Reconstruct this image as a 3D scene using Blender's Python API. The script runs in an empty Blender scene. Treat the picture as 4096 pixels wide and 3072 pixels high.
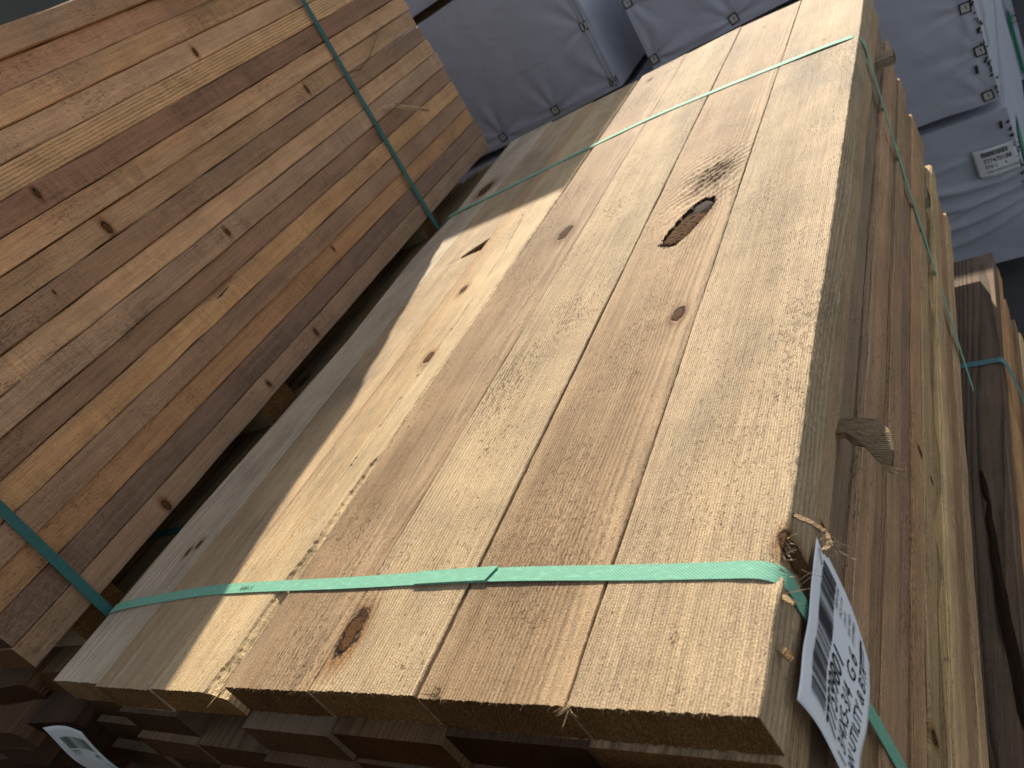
import bpy, math, random
import numpy as np
from mathutils import Vector, Matrix, noise as mnoise

random.seed(7)
rng = np.random.default_rng(7)
S = bpy.context.scene
COL = S.collection
TOP = 1.70                                  # height of the main bundle's top above the yard's ground
pi = math.pi

# ------------------------------------------------------------------ camera
cam_d = bpy.data.cameras.new('camera')
cam = bpy.data.objects.new('camera', cam_d)
COL.objects.link(cam)
R_ = ((0.77584576, 0.35859306, -0.51910921), (-0.20661778, -0.63299844, -0.74607109), (-0.59613123, 0.68609328, -0.41701746))
right, up, back = Vector(R_[0]), -Vector(R_[1]), -Vector(R_[2])
M = Matrix.Identity(4)
for i in range(3):
    M[i][0], M[i][1], M[i][2] = right[i], up[i], back[i]
M.translation = Vector((0.20111, -0.25363, 0.42028 + TOP))
cam.matrix_world = M
cam_d.sensor_width = 36
cam_d.lens = 26.81
cam_d.clip_start = 0.02
cam_d.clip_end = 300
cam_d.dof.use_dof = True
cam_d.dof.focus_distance = 0.85
cam_d.dof.aperture_fstop = 9.5
S.camera = cam

# ------------------------------------------------------------------ light
SUN = Vector((-0.44, 1.72, 1.0)).normalized()
elev = math.asin(SUN.z)
world = bpy.data.worlds.new('World')
S.world = world
world.use_nodes = True
wn = world.node_tree.nodes
wl = world.node_tree.links
sky = wn.new('ShaderNodeTexSky')
sky.sky_type = 'NISHITA'
sky.sun_disc = False
sky.sun_elevation = elev
sky.sun_rotation = math.atan2(SUN.x, SUN.y)
sky.dust_density = 0.6
sky_hue = wn.new('ShaderNodeHueSaturation')          # thin summer haze: a paler blue than the clear model sky
sky_hue.inputs['Saturation'].default_value = 0.42
wl.new(sky.outputs[0], sky_hue.inputs['Color'])
wl.new(sky_hue.outputs[0], wn['Background'].inputs[0])
wn['Background'].inputs[1].default_value = 0.088
sun_d = bpy.data.lights.new('sun', 'SUN')
sun_d.energy = 4.3
sun_d.angle = math.radians(0.53)
sun_d.color = (1.0, 0.91, 0.755)
sun = bpy.data.objects.new('sun', sun_d)
COL.objects.link(sun)
sun.rotation_euler = SUN.to_track_quat('Z', 'Y').to_euler()
sun.location = (-3, 8, 8)
S.view_settings.view_transform = 'Standard'
S.view_settings.look = 'None'
S.view_settings.exposure = 1.0
S.view_settings.gamma = 1
S.view_settings.use_curve_mapping = False


# ------------------------------------------------------------------ helpers
def lin(r, g, b, k=1.0):
    f = lambda c: (c / 12.92 if c <= 0.04045 else ((c + 0.055) / 1.055) ** 2.4)
    return tuple(min(0.85, k * f(c / 255)) for c in (r, g, b))


class NT:
    """small node-building helper"""
    def __init__(s, name):
        s.m = bpy.data.materials.new(name)
        s.m.use_nodes = True
        s.t = s.m.node_tree
        s.n = s.t.nodes
        s.bsdf = s.n['Principled BSDF']

    def put(s, sock, v):
        if hasattr(v, 'links') or isinstance(v, bpy.types.NodeSocket):
            s.t.links.new(v, sock)
        elif isinstance(v, (tuple, list)):
            sock.default_value = v if len(sock.default_value) == len(v) else tuple(v) + (1.0,)
        else:
            sock.default_value = v

    def math(s, op, a, b=None, c=None, clamp=False):
        n = s.n.new('ShaderNodeMath')
        n.operation = op
        n.use_clamp = clamp
        s.put(n.inputs[0], a)
        if b is not None: s.put(n.inputs[1], b)
        if c is not None: s.put(n.inputs[2], c)
        return n.outputs[0]

    def add(s, a, b): return s.math('ADD', a, b)
    def sub(s, a, b): return s.math('SUBTRACT', a, b)
    def mul(s, a, b): return s.math('MULTIPLY', a, b)

    def smooth(s, v, lo, hi, a=0.0, b=1.0):
        n = s.n.new('ShaderNodeMapRange')
        n.interpolation_type = 'SMOOTHSTEP'
        s.put(n.inputs[0], v)
        for i, x in enumerate((lo, hi, a, b)):
            s.put(n.inputs[1 + i], x)
        return n.outputs[0]

    def vec(s, op, a, b=None):
        n = s.n.new('ShaderNodeVectorMath')
        n.operation = op
        s.put(n.inputs[0], a)
        if b is not None: s.put(n.inputs[1], b)
        return n.outputs['Value'] if op in ('LENGTH', 'DOT_PRODUCT') else n.outputs[0]

    def sep(s, v):
        n = s.n.new('ShaderNodeSeparateXYZ')
        s.put(n.inputs[0], v)
        return n.outputs

    def comb(s, x, y, z):
        n = s.n.new('ShaderNodeCombineXYZ')
        for i, v in enumerate((x, y, z)): s.put(n.inputs[i], v)
        return n.outputs[0]

    def noise(s, v, scale=(1, 1, 1), detail=2.0, rough=0.5, dist=0.0):
        n = s.n.new('ShaderNodeTexNoise')
        s.t.links.new(s.vec('MULTIPLY', v, scale), n.inputs['Vector'])
        n.inputs['Scale'].default_value = 1.0
        n.inputs['Detail'].default_value = detail
        n.inputs['Roughness'].default_value = rough
        n.inputs['Distortion'].default_value = dist
        return n.outputs['Fac']

    def mix(s, f, a, b, mode='MIX'):
        n = s.n.new('ShaderNodeMix')
        n.data_type = 'RGBA'
        n.blend_type = mode
        s.put(n.inputs[0], f)
        s.put(n.inputs[6], a)
        s.put(n.inputs[7], b)
        return n.outputs[2]

    def attr(s, name):
        n = s.n.new('ShaderNodeAttribute')
        n.attribute_type = 'OBJECT'
        n.attribute_name = name
        return n.outputs

    def bump(s, h, strength=0.5, dist=0.001):
        n = s.n.new('ShaderNodeBump')
        n.inputs['Strength'].default_value = strength
        s.put(n.inputs['Distance'], dist)
        s.t.links.new(h, n.inputs['Height'])
        s.t.links.new(n.outputs[0], s.bsdf.inputs['Normal'])

    def out(s, color=None, rough=None, spec=None):
        if color is not None: s.put(s.bsdf.inputs['Base Color'], color)
        if rough is not None: s.put(s.bsdf.inputs['Roughness'], rough)
        if spec is not None: s.bsdf.inputs['Specular IOR Level'].default_value = spec
        return s.m

    def tc(s): return s.n.new('ShaderNodeTexCoord').outputs


def wood_material(name, torn=False):
    """rough-sawn softwood: growth rings about a pith line, fibre, saw marks, flecks, stain and knots.
    Board coordinates: x across, y along, z through.  Tint and character come from each object's own
    colour and properties (pith, tone, wd, ws, k1..k3, edge)."""
    s = NT(name)
    tc = s.tc()
    P = tc['Object']
    info = s.n.new('ShaderNodeObjectInfo').outputs
    rnd = info['Random']
    x, y, z = s.sep(P)
    e = s.attr('edge')['Fac']
    u = s.add(s.mul(x, s.sub(1.0, e)), s.mul(z, e))
    Pn = s.vec('ADD', P, s.comb(s.mul(rnd, 37.0), s.mul(rnd, 91.0), s.mul(rnd, 53.0)))
    wob = s.sub(s.noise(Pn, (75, 50, 75), 4, 0.65), 0.5)
    kasp = s.sub(1.9, s.mul(e, 1.4))
    disp = None
    halo = core = rim = None
    dmin = None
    for k in ('k1', 'k2', 'k3'):
        kx, ky, kr = s.sep(s.attr(k)['Vector'])
        pres = s.math('GREATER_THAN', kr, 0.0005)
        ks = s.math('MAXIMUM', kr, 0.0005)
        dx = s.math('DIVIDE', s.sub(u, kx), ks)
        dy = s.math('DIVIDE', s.sub(y, ky), s.mul(ks, kasp))
        d2 = s.add(s.mul(dx, dx), s.mul(dy, dy))
        d = s.add(s.math('SQRT', d2), s.mul(wob, 1.7))
        h = s.mul(s.math('EXPONENT', s.mul(d2, -0.22)), pres)
        c = s.mul(s.smooth(d, 1.12, 0.92), pres)
        r = s.mul(s.mul(s.smooth(d, 0.72, 0.95), s.smooth(d, 1.3, 1.02)), pres)
        q = s.mul(s.mul(s.mul(dx, ks), h), 0.95)
        disp = q if disp is None else s.add(disp, q)
        halo = h if halo is None else s.math('MAXIMUM', halo, h)
        core = c if core is None else s.math('MAXIMUM', core, c)
        rim = r if rim is None else s.math('MAXIMUM', rim, r)
        dd = s.add(s.mul(d, pres), s.mul(s.sub(1.0, pres), 9.0))
        dmin = dd if dmin is None else s.math('MINIMUM', dmin, dd)
    px, pz, rs = s.sep(s.attr('pith')['Vector'])
    wamp = s.sub(1.0, s.mul(e, 0.86))
    x2 = s.sub(s.add(x, s.mul(s.sub(s.noise(Pn, (4, 1.1, 4), 2), 0.5), s.mul(wamp, 0.03))), s.mul(disp, s.sub(1.0, e)))
    z2 = s.sub(s.add(z, s.mul(s.sub(s.noise(Pn, (3.1, 0.9, 3.3), 1), 0.5), s.mul(wamp, 0.02))), s.mul(disp, e))
    ax, az = s.sub(x2, px), s.sub(z2, pz)
    rr = s.math('SQRT', s.add(s.mul(ax, ax), s.mul(az, az)))
    ph = s.add(s.mul(rr, rs), s.mul(s.noise(Pn, (9, 1.6, 9), 2), s.mul(wamp, 2.4)))
    fr = s.math('FRACT', ph)
    late = s.mul(s.smooth(fr, 0.35, 0.92), s.smooth(fr, 1.0, 0.93))
    fibre = s.noise(Pn, (760, 22, 760), 3, 0.6)
    fibre2 = s.noise(Pn, (170, 4.5, 170), 2)
    mott = s.noise(Pn, (34, 12, 34), 4, 0.6)
    big = s.noise(Pn, (6.5, 1.3, 6.5), 2)
    strk = s.noise(Pn, (17, 0.42, 17), 2)
    flk = s.noise(Pn, (430, 120, 430), 2, 0.6)
    flm = s.noise(Pn, (10, 5, 10), 2)
    stn = s.noise(Pn, (6, 3.4, 6), 4, 0.6)
    grit = s.noise(P, (900, 620, 900), 2, 0.6)
    gc, stk, sta = s.sep(s.attr('wd')['Vector'])
    saw, fla, bmp = s.sep(s.attr('ws')['Vector'])
    swa = s.sub(s.noise(Pn, (7, 95, 7), 3, 0.6), 0.5)
    swb = s.sub(s.noise(Pn, (14, 330, 14), 2, 0.5), 0.5)
    swm = s.mul(s.add(swa, s.mul(swb, 0.8)), s.smooth(flm, 0.3, 0.65))
    tone = s.attr('tone')['Vector']
    c = s.mix(s.mul(s.smooth(strk, 0.36, 0.68), stk), info['Color'], tone)
    v = s.sub(1.0, s.mul(s.mul(late, gc), 0.55))
    cloud = s.noise(Pn, (5.5, 6.5, 5.5), 3, 0.55, 0.8)
    pore = s.noise(Pn, (1050, 150, 1050), 2, 0.6)
    mid = s.noise(Pn, (11, 5.5, 11), 4, 0.62)
    for n_, k_ in ((fibre, 0.75), (fibre2, 0.6), (mott, 0.38), (big, 0.62), (cloud, 0.55), (grit, 0.5), (pore, 0.55), (mid, 0.34)):
        v = s.add(v, s.mul(s.sub(n_, 0.5), k_))
    v = s.add(v, s.mul(s.mul(swm, saw), 0.45))
    v = s.math('MAXIMUM', v, 0.12)
    c = s.mix(1.0, c, s.comb(v, v, v), 'MULTIPLY')
    c = s.mix(s.mul(s.smooth(stn, 0.52, 0.74), sta), c, (0.15, 0.13, 0.108))
    fl = s.smooth(s.add(flk, s.mul(s.sub(flm, 0.5), 0.5)), 0.63, 0.71)
    c = s.mix(s.mul(fl, fla), c, (0.115, 0.07, 0.038))
    # knots
    warm = s.mix(1.0, c, (0.50, 0.32, 0.17), 'MULTIPLY')
    c = s.mix(s.mul(s.smooth(halo, 0.08, 0.75), s.add(0.40, s.mul(mott, 0.75))), c, warm)
    krg = s.math('FRACT', s.mul(s.add(dmin, s.mul(wob, 0.35)), 5.0))
    kcol = s.mix(s.smooth(krg, 0.3, 0.9), (0.095, 0.044, 0.018), (0.045, 0.021, 0.010))
    kcol = s.mix(s.mul(s.sub(mott, 0.3), 0.9), kcol, (0.15, 0.078, 0.034))
    c = s.mix(s.mul(core, 0.93), c, kcol)
    c = s.mix(s.mul(rim, s.smooth(mott, 0.3, 0.55)), c, (0.028, 0.017, 0.012))
    # sawn ends are darker, rougher, and show the rings as arcs
    nx, ny, nz = s.sep(tc['Normal'])
    endf = s.smooth(s.math('ABSOLUTE', ny), 0.6, 0.8)
    eg = s.noise(P, (520, 520, 380), 3, 0.65)
    ce = s.mix(1.0, c, (0.52, 0.365, 0.225), 'MULTIPLY')
    ce = s.mix(s.smooth(eg, 0.35, 0.62), s.mix(1.0, ce, (0.45, 0.43, 0.40), 'MULTIPLY'), ce)
    c = s.mix(endf, c, ce)
    if torn:
        c = s.mix(1.0, c, (1.2, 1.2, 1.15), 'MULTIPLY')
        tn = s.noise(P, (420, 9, 420), 3, 0.6)
        c = s.mix(s.mul(s.smooth(tn, 0.47, 0.33), 0.8), c, (0.22, 0.14, 0.075))
    h = s.add(s.mul(late, -0.4), s.mul(fibre, 1.1))
    h = s.add(h, s.mul(fibre2, 0.6))
    h = s.add(h, s.mul(grit, 0.9))
    h = s.add(h, s.mul(fl, -0.7))
    h = s.add(h, s.mul(swm, s.mul(saw, 0.8)))
    h = s.add(h, s.mul(eg, s.mul(endf, 1.4)))
    h = s.add(h, s.mul(rim, -1.5))
    h = s.add(h, s.mul(pore, 0.8))
    s.bump(h, 0.8 if not torn else 0.95, s.mul(bmp, 0.0015))
    s.put(s.bsdf.inputs['Specular IOR Level'], s.mul(0.19, s.sub(1.0, s.mul(s.math('MAXIMUM', core, endf), 0.8))))
    return s.out(c, s.add(0.58, s.mul(fibre, 0.2)))


def flat_material(name, col, rough=0.6, spec=0.4, var=0.15, scale=60, bump=0.0, bscale=400):
    s = NT(name)
    P = s.tc()['Object']
    n = s.noise(P, (scale, scale, scale), 4, 0.6)
    v = s.add(1 - var / 2, s.mul(n, var))
    c = s.mix(1.0, col, s.comb(v, v, v), 'MULTIPLY')
    if bump:
        s.bump(s.noise(P, (bscale,) * 3, 3), 0.5, bump)
    return s.out(c, rough, spec)


def strap_material(name, col):
    """embossed polyester strapping: fine diagonal ribs, scuffed, semi-gloss"""
    s = NT(name)
    P = s.tc()['Object']
    x, y, z = s.sep(P)
    d1 = s.math('SINE', s.mul(s.add(s.add(x, z), s.mul(y, 1.2)), 2 * pi / 0.0031))
    d2 = s.math('SINE', s.mul(s.sub(s.add(x, z), s.mul(y, 1.2)), 2 * pi / 0.0031))
    emb = s.mul(s.smooth(s.add(d1, s.mul(d2, 0.5)), -0.3, 0.9), 1.0)
    n = s.noise(P, (110, 300, 110), 4, 0.65)
    dirt = s.smooth(s.noise(P, (400, 400, 400), 3, 0.6), 0.62, 0.72)
    v = s.add(0.86, s.mul(n, 0.28))
    c = s.mix(1.0, col, s.comb(v, v, v), 'MULTIPLY')
    c = s.mix(s.mul(s.smooth(n, 0.5, 0.7), 0.25), c, tuple(min(1, q * 1.7 + .03) for q in col))
    c = s.mix(s.mul(dirt, 0.18), c, (0.10, 0.16, 0.12))
    s.bump(s.add(emb, s.mul(n, 0.5)), 0.6, 0.00022)
    return s.out(c, s.add(0.54, s.mul(n, 0.2)), 0.09)


def wrap_material(name, col, dirt=1.0):
    """woven poly lumber wrap, creased, dusty and scuffed"""
    s = NT(name)
    P = s.tc()['Object']
    a = s.noise(P, (2.3, 2.3, 2.3), 4, 0.6)
    b = s.noise(P, (14, 14, 14), 5, 0.65)
    g = s.noise(P, (70, 70, 70), 3, 0.6)
    v = s.add(0.80, s.add(s.mul(a, 0.22), s.mul(b, 0.16)))
    c = s.mix(1.0, col, s.comb(v, v, v), 'MULTIPLY')
    sp = s.smooth(s.add(g, s.mul(s.sub(a, 0.5), 0.6)), 0.72, 0.82)
    c = s.mix(s.mul(sp, 0.75 * dirt), c, (0.05, 0.048, 0.035))
    c = s.mix(s.mul(s.smooth(b, 0.55, 0.75), 0.3 * dirt), c, (0.30, 0.27, 0.22))
    wv = s.noise(P, (7, 3, 9), 3, 0.5, 0.6)
    s.bump(s.add(s.mul(wv, 1.0), s.mul(b, 0.35)), 0.5, 0.012)
    return s.out(c, 0.48, 0.4)


WOOD = wood_material('rough_sawn_wood')
TORN = wood_material('torn_wood', True)
STRAP = strap_material('green_strapping', (0.185, 0.41, 0.295))
STRAP_D = strap_material('dark_green_strapping', (0.035, 0.115, 0.105))
STRAP_B = strap_material('blue_green_strapping', (0.10, 0.22, 0.22))
WRAP = wrap_material('white_lumber_wrap', (0.42, 0.444, 0.51))
WRAPB = wrap_material('black_lumber_wrap', (0.018, 0.022, 0.018), 0.3)
PAPER = flat_material('tag_paper', (0.84, 0.86, 0.90), 0.42, 0.45, 0.06, 30)
PAPERD = flat_material('dusty_tag_paper', (0.62, 0.64, 0.64), 0.6, 0.3, 0.3, 30)
INK = flat_material('black_ink', (0.02, 0.02, 0.024), 0.5, 0.4, 0.2, 200)
INKG = flat_material('faded_ink', (0.05, 0.075, 0.06), 0.6, 0.3, 0.3, 300)
GREEN = flat_material('green_print', (0.012, 0.19, 0.095), 0.5, 0.4, 0.3, 40)
PLATE = flat_material('fastener_plate', (0.46, 0.46, 0.43), 0.55, 0.4, 0.7, 160)
GRIME = flat_material('grime', (0.035, 0.032, 0.024), 0.9, 0.2, 0.4, 200)
STEEL = flat_material('staple_steel', (0.35, 0.35, 0.36), 0.35, 0.5, 0.1)
BARK = flat_material('knot_bark', (0.085, 0.043, 0.020), 0.9, 0.06, 1.3, 330, 0.003, 500)
BARKD = flat_material('dark_bark', (0.030, 0.018, 0.011), 0.95, 0.05, 0.9, 200, 0.003, 300)
KNOTG = flat_material('grey_knot', (0.045, 0.033, 0.026), 0.85, 0.1, 0.25, 120, 0.0006, 500)


def mesh_obj(name, verts, faces, mats, parent=None, loc=(0, 0, 0), rot=(0, 0, 0), midx=None, smooth=False):
    me = bpy.data.meshes.new(name)
    me.from_pydata([tuple(v) for v in verts], [], faces)
    for m in (mats if isinstance(mats, (list, tuple)) else [mats]): me.materials.append(m)
    if midx is not None: me.polygons.foreach_set('material_index', midx)
    if smooth: me.polygons.foreach_set('use_smooth', [True] * len(me.polygons))
    me.update()
    return link(name, me, parent, loc, rot)


def link(name, data, parent=None, loc=(0, 0, 0), rot=(0, 0, 0)):
    o = bpy.data.objects.new(name, data)
    COL.objects.link(o)
    o.parent = parent
    o.location = loc
    o.rotation_euler = rot
    return o


def thing(name, label, cat, loc, rz=0.0, group=None):
    o = link(name, None, None, loc, (0, 0, rz))
    o.empty_display_size = 0.1
    o['label'] = label
    o['category'] = cat
    if group: o['group'] = group
    return o


def tag(o, label, cat, group=None):
    o['label'] = label
    o['category'] = cat
    if group: o['group'] = group
    return o


def box(w, d, h, c=0.0):
    """box centred in x,y,z with chamfer c: verts, faces"""
    x, y, z = w / 2, d / 2, h / 2
    prof = [(-x + c, -z), (x - c, -z), (x, -z + c), (x, z - c), (x - c, z), (-x + c, z), (-x, z - c), (-x, -z + c)] if c else [(-x, -z), (x, -z), (x, z), (-x, z)]
    n = len(prof)
    vs = [(a, -y, b) for a, b in prof] + [(a, y, b) for a, b in prof]
    fs = [(i, (i + 1) % n, n + (i + 1) % n, n + i) for i in range(n)]
    fs = [tuple(reversed(f)) for f in fs] if False else fs
    fs += [tuple(range(n - 1, -1, -1)), tuple(range(n, 2 * n))]
    return vs, [tuple(reversed(f)) for f in fs]


# ------------------------------------------------------------------ boards
def wood_props(o, col, tone=None, pith=None, gc=0.5, stk=0.5, sta=0.3, saw=0.4, fla=0.35, bmp=1.0, knots=(), edge=0.0):
    o.color = (*col, 1)
    o['tone'] = list(tone or (col[0] * 1.15, col[1] * 1.12, col[2] * 1.05))
    o['pith'] = list(pith or (random.uniform(-.12, .12), -random.uniform(.05, .32), random.uniform(260, 380)))
    o['wd'] = [gc, stk, sta]
    o['ws'] = [saw, fla, bmp]
    o['edge'] = edge
    for i, k in enumerate(list(knots)[:3]):
        o['k%d' % (i + 1)] = list(k)


def board_mesh(w, t, L, nseg, seed, wob=0.0006, cham=0.0013, wane=None):
    r = np.random.default_rng(seed)
    x, z = w / 2, t / 2
    vs, fs = [], []
    bow = r.normal(0, 0.0012)
    for i in range(nseg + 1):
        f = i / nseg
        y = f * L
        b = bow * math.sin(pi * f)
        j = r.normal(0, wob, 16)
        c = cham
        prof = [(-x + c, -z), (x - c, -z), (x, -z + c), (x, z - c), (x - c, z), (-x + c, z), (-x, z - c), (-x, -z + c)]
        if wane:
            wv = wane(f)
            if wv > 0:
                prof[3] = (x, z - c - wv * 0.8)
                prof[4] = (x - c - wv, z)
        for k, (a, h) in enumerate(prof):
            vs.append((a + b + j[2 * k], y, h + j[2 * k + 1] * 0.5))
    for i in range(nseg):
        for k in range(8):
            a, b = i * 8 + k, i * 8 + (k + 1) % 8
            fs.append((a, a + 8, b + 8, b))
    fs.append(tuple(range(8)))
    fs.append(tuple(nseg * 8 + k for k in range(7, -1, -1)))
    me = bpy.data.meshes.new('board')
    me.from_pydata(vs, [], fs)
    me.materials.append(WOOD)
    return me


W, T, PITCH = 0.1455, 0.0438, 0.0445
MESH = [board_mesh(W, T, 1.815, 5, 100 + i) for i in range(6)]
CEDAR = [lin(*c) for c in ((196, 160, 122), (182, 142, 104), (205, 172, 134), (168, 128, 94), (188, 146, 100), (150, 112, 84), (210, 178, 138), (176, 140, 112))]


def plain_board(parent, x, y, z, knots=False):
    o = link('board', random.choice(MESH), parent, (x, y, z))
    wood_props(o, random.choice(CEDAR), gc=random.uniform(.3, .8), stk=random.uniform(.2, .9), sta=random.uniform(.1, .4))
    return o


def ribbon(name, pts, width, thick, mat, parent=None, wdirs=None, sub=6, offs=0.0):
    """a flat band swept along pts; wdir is the across direction at every point"""
    P = [Vector(p) for p in pts]
    Wd = [Vector(w).normalized() for w in (wdirs or [(0, 1, 0)] * len(P))]
    Q, D = [], []
    n = len(P)
    for i in range(n - 1):
        p0, p1, p2, p3 = P[max(i - 1, 0)], P[i], P[i + 1], P[min(i + 2, n - 1)]
        # centripetal-like tangents limited by the shorter neighbour so long straight runs stay straight
        l = (p2 - p1).length
        m1 = (p2 - p0).normalized() * l if i > 0 else (p2 - p1)
        m2 = (p3 - p1).normalized() * l if i < n - 2 else (p2 - p1)
        for k in range(sub):
            t = k / sub
            h00, h10, h01, h11 = 2*t**3-3*t**2+1, t**3-2*t**2+t, -2*t**3+3*t**2, t**3-t**2
            Q.append(h00 * p1 + h10 * m1 + h01 * p2 + h11 * m2)
            D.append(Wd[i].lerp(Wd[i + 1], t).normalized())
    Q.append(P[-1]); D.append(Wd[-1])
    vs, fs = [], []
    for i, q in enumerate(Q):
        tan = (Q[min(i + 1, len(Q) - 1)] - Q[max(i - 1, 0)]).normalized()
        nor = tan.cross(D[i]).normalized()
        wd = nor.cross(tan).normalized()
        for a, b in ((-1, 0), (1, 0), (1, 1), (-1, 1)):
            vs.append(q + wd * (a * width / 2) + nor * (b * thick + offs))
    for i in range(len(Q) - 1):
        for k in range(4):
            a, b = 4 * i + k, 4 * i + (k + 1) % 4
            fs.append((a, b, b + 4, a + 4))
    e = 4 * (len(Q) - 1)
    fs += [(3, 2, 1, 0), (e, e + 1, e + 2, e + 3)]
    return mesh_obj(name, vs, fs, mat, parent)


def text_mesh(name, body, size, fn, mat, parent, align='LEFT', squash=1.0, bold=0.0):
    """lettering as flat print: fn maps text (u, v) to a point in the parent's space"""
    cu = bpy.data.curves.new('print', 'FONT')
    cu.body = body
    cu.size = size
    cu.align_x = align
    cu.offset = bold
    cu.resolution_u = 3
    tmp = bpy.data.objects.new('print', cu)
    COL.objects.link(tmp)
    dg = bpy.context.evaluated_depsgraph_get()
    me = bpy.data.meshes.new_from_object(tmp.evaluated_get(dg))
    bpy.data.objects.remove(tmp)
    me.name = name
    for v in me.vertices:
        v.co = Vector(fn(v.co.x * squash, v.co.y))
    me.materials.clear()
    me.materials.append(mat)
    return link(name, me, parent)


def quads(name, rects, fn, mat, parent, n=1):
    """printed bars: list of (u0, v0, u1, v1), each cut n times along v so it can bend"""
    vs, fs = [], []
    for u0, v0, u1, v1 in rects:
        b = len(vs)
        for k in range(n + 1):
            v = v0 + (v1 - v0) * k / n
            vs += [fn(u0, v), fn(u1, v)]
        for k in range(n):
            fs.append((b + 2 * k, b + 2 * k + 1, b + 2 * k + 3, b + 2 * k + 2))
    return mesh_obj(name, vs, fs, mat, parent)


def bars(u0, u1, v0, v1, n, seed, thick=(0.25, 0.75)):
    r = random.Random(seed)
    out = []
    w = (u1 - u0) / n
    for i in range(n):
        f = r.choice((0.28, 0.5, 0.5, 0.78)) if thick == (0.25, 0.75) else r.uniform(*thick)
        a = u0 + i * w
        out.append((a, v0, a + w * f, v1))
    return out


def fibres(name, spots, mat, parent, col):
    """torn wood hairs: list of (root, dir, length, width) thin three-sided slivers in one mesh"""
    vs, fs = [], []
    for p, d, l, w in spots:
        p, d = Vector(p), Vector(d).normalized()
        s1 = d.cross(Vector((0.3, 0.2, 0.9))).normalized() * w
        s2 = d.cross(s1).normalized() * w
        bend = Vector((random.gauss(0, .25), random.gauss(0, .25), random.gauss(0, .2))) * l
        b = len(vs)
        m = p + d * l * .55 + bend * .35
        vs += [p + s1, p - s1 * .5 + s2, p - s1 * .5 - s2, m + s1 * .7, m - s1 * .4 + s2 * .6, m - s1 * .4 - s2 * .6, p + d * l + bend]
        for k in range(3):
            q = (k + 1) % 3
            fs += [(b + k, b + q, b + 3 + q, b + 3 + k), (b + 3 + k, b + 3 + q, b + 6)]
    o = mesh_obj(name, vs, fs, mat, parent)
    o['kind'] = 'stuff'
    wood_props(o, col)
    return o


# ------------------------------------------------------------------ ground
s = NT('yard_asphalt')
P = s.tc()['Object']
a = s.noise(P, (1.3, 1.3, 1.3), 5, 0.6)
g = s.noise(P, (240, 240, 240), 3, 0.7)
v = s.add(0.5, s.add(s.mul(a, 0.5), s.mul(g, 0.55)))
s.bump(g, 0.7, 0.006)
ASPH = s.out(s.mix(1.0, (0.058, 0.058, 0.06), s.comb(v, v, v), 'MULTIPLY'), 0.85, 0.3)
gv = [(-60 + 120 * i / 12, -60 + 120 * j / 12, 0.0) for j in range(13) for i in range(13)]
gf = [(j * 13 + i, j * 13 + i + 1, j * 13 + i + 14, j * 13 + i + 13) for j in range(12) for i in range(12)]
gr = mesh_obj('ground', gv, gf, ASPH)
gr['kind'] = 'structure'

# ================================================================== MAIN BUNDLE
NROW = 14
main = thing('lumber_bundle', 'sunlit bundle of rough sawn boards, nearest and largest, under two light green straps', 'lumber bundle', (0, 0, TOP))


def top_board(name, xl, xr, y0, y1, nx, ny, zf, edge_l, edge_r, tornf=None, dz=0.0, front_skew=0.0, back_skew=0.0):
    """finely gridded top board; xl, xr = (front x, back x) of its long edges in bundle space"""
    xc = (xl[0] + xr[0]) / 2
    L = y1 - y0
    vs, fs, mi = [], [], []
    n = nx + 1 + 4
    for j in range(ny + 1):
        f = j / ny
        y = y0 + f * L
        a = xl[0] + (xl[1] - xl[0]) * f + edge_l(y)
        b = xr[0] + (xr[1] - xr[0]) * f + edge_r(y)
        row = [(a, -T), (a, -0.0012)]
        for i in range(nx + 1):
            g = i / nx
            row.append((a + 0.0009 + (b - a - 0.0018) * g, 0.0))
        row += [(b, -0.0012), (b, -T)]
        for k, (x, z) in enumerate(row):
            g = (x - a) / (b - a)
            yy = y + (front_skew * g * (1 - f) if front_skew else 0) + (back_skew * g * f if back_skew else 0)
            if j == 0: yy += random.gauss(0, 0.0004)
            if 1 <= k <= nx + 3: z = z + zf(x, yy, a, b)
            vs.append((x - xc, yy - y0, z + dz))
    for j in range(ny):
        for k in range(n):
            q = (k + 1) % n
            p0, p1 = j * n + k, j * n + q
            fs.append((p0, p0 + n, p1 + n, p1))
            x = (vs[p0][0] + vs[p1][0]) / 2 + xc
            y = vs[p0][1] + y0
            mi.append(int(tornf(x, y)) if (tornf and k >= 1 and k < n - 1) else 0)
    # sawn ends: strips from the top edge down to the bottom edge
    for j, flip in ((0, False), (ny, True)):
        b0 = len(vs)
        for k in range(1, n - 1):
            vs.append((vs[j * n + k][0], vs[j * n + k][1], -T + dz))
        for k in range(1, n - 2):
            q = (j * n + k, j * n + k + 1, b0 + k, b0 + k - 1)
            fs.append(tuple(reversed(q)) if flip else q)
            mi.append(0)
    o = mesh_obj(name, vs, fs, [WOOD, TORN, BARKD], main, (xc, y0, 0), midx=mi)
    o['_x'] = xc
    return o


def nz1(x, s=1.0, seed=0.0):
    return mnoise.noise(Vector((x * s, seed * 3.7, seed)))


def nz2(x, y, sx, sy, seed=0.0):
    return mnoise.noise(Vector((x * sx, y * sy, seed * 5.3)))


def ragged(seed, amp=0.0006, sc=60):
    return lambda y: amp * nz1(y, sc, seed) + amp * 0.7 * nz1(y, sc * 6, seed + 3) + amp * 1.6 * nz1(y, 5, seed + 7)


def base_z(seed, amp=0.0005):
    return lambda x, y, a, b: amp * nz2(x, y, 22, 6, seed) + 0.0002 * nz2(x, y, 160, 60, seed)


def seg(y, pts):
    """piecewise linear"""
    if y <= pts[0][0]: return pts[0][1]
    for (a, u), (b, v) in zip(pts, pts[1:]):
        if y <= b: return u + (v - u) * (y - a) / (b - a)
    return pts[-1][1]


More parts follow.
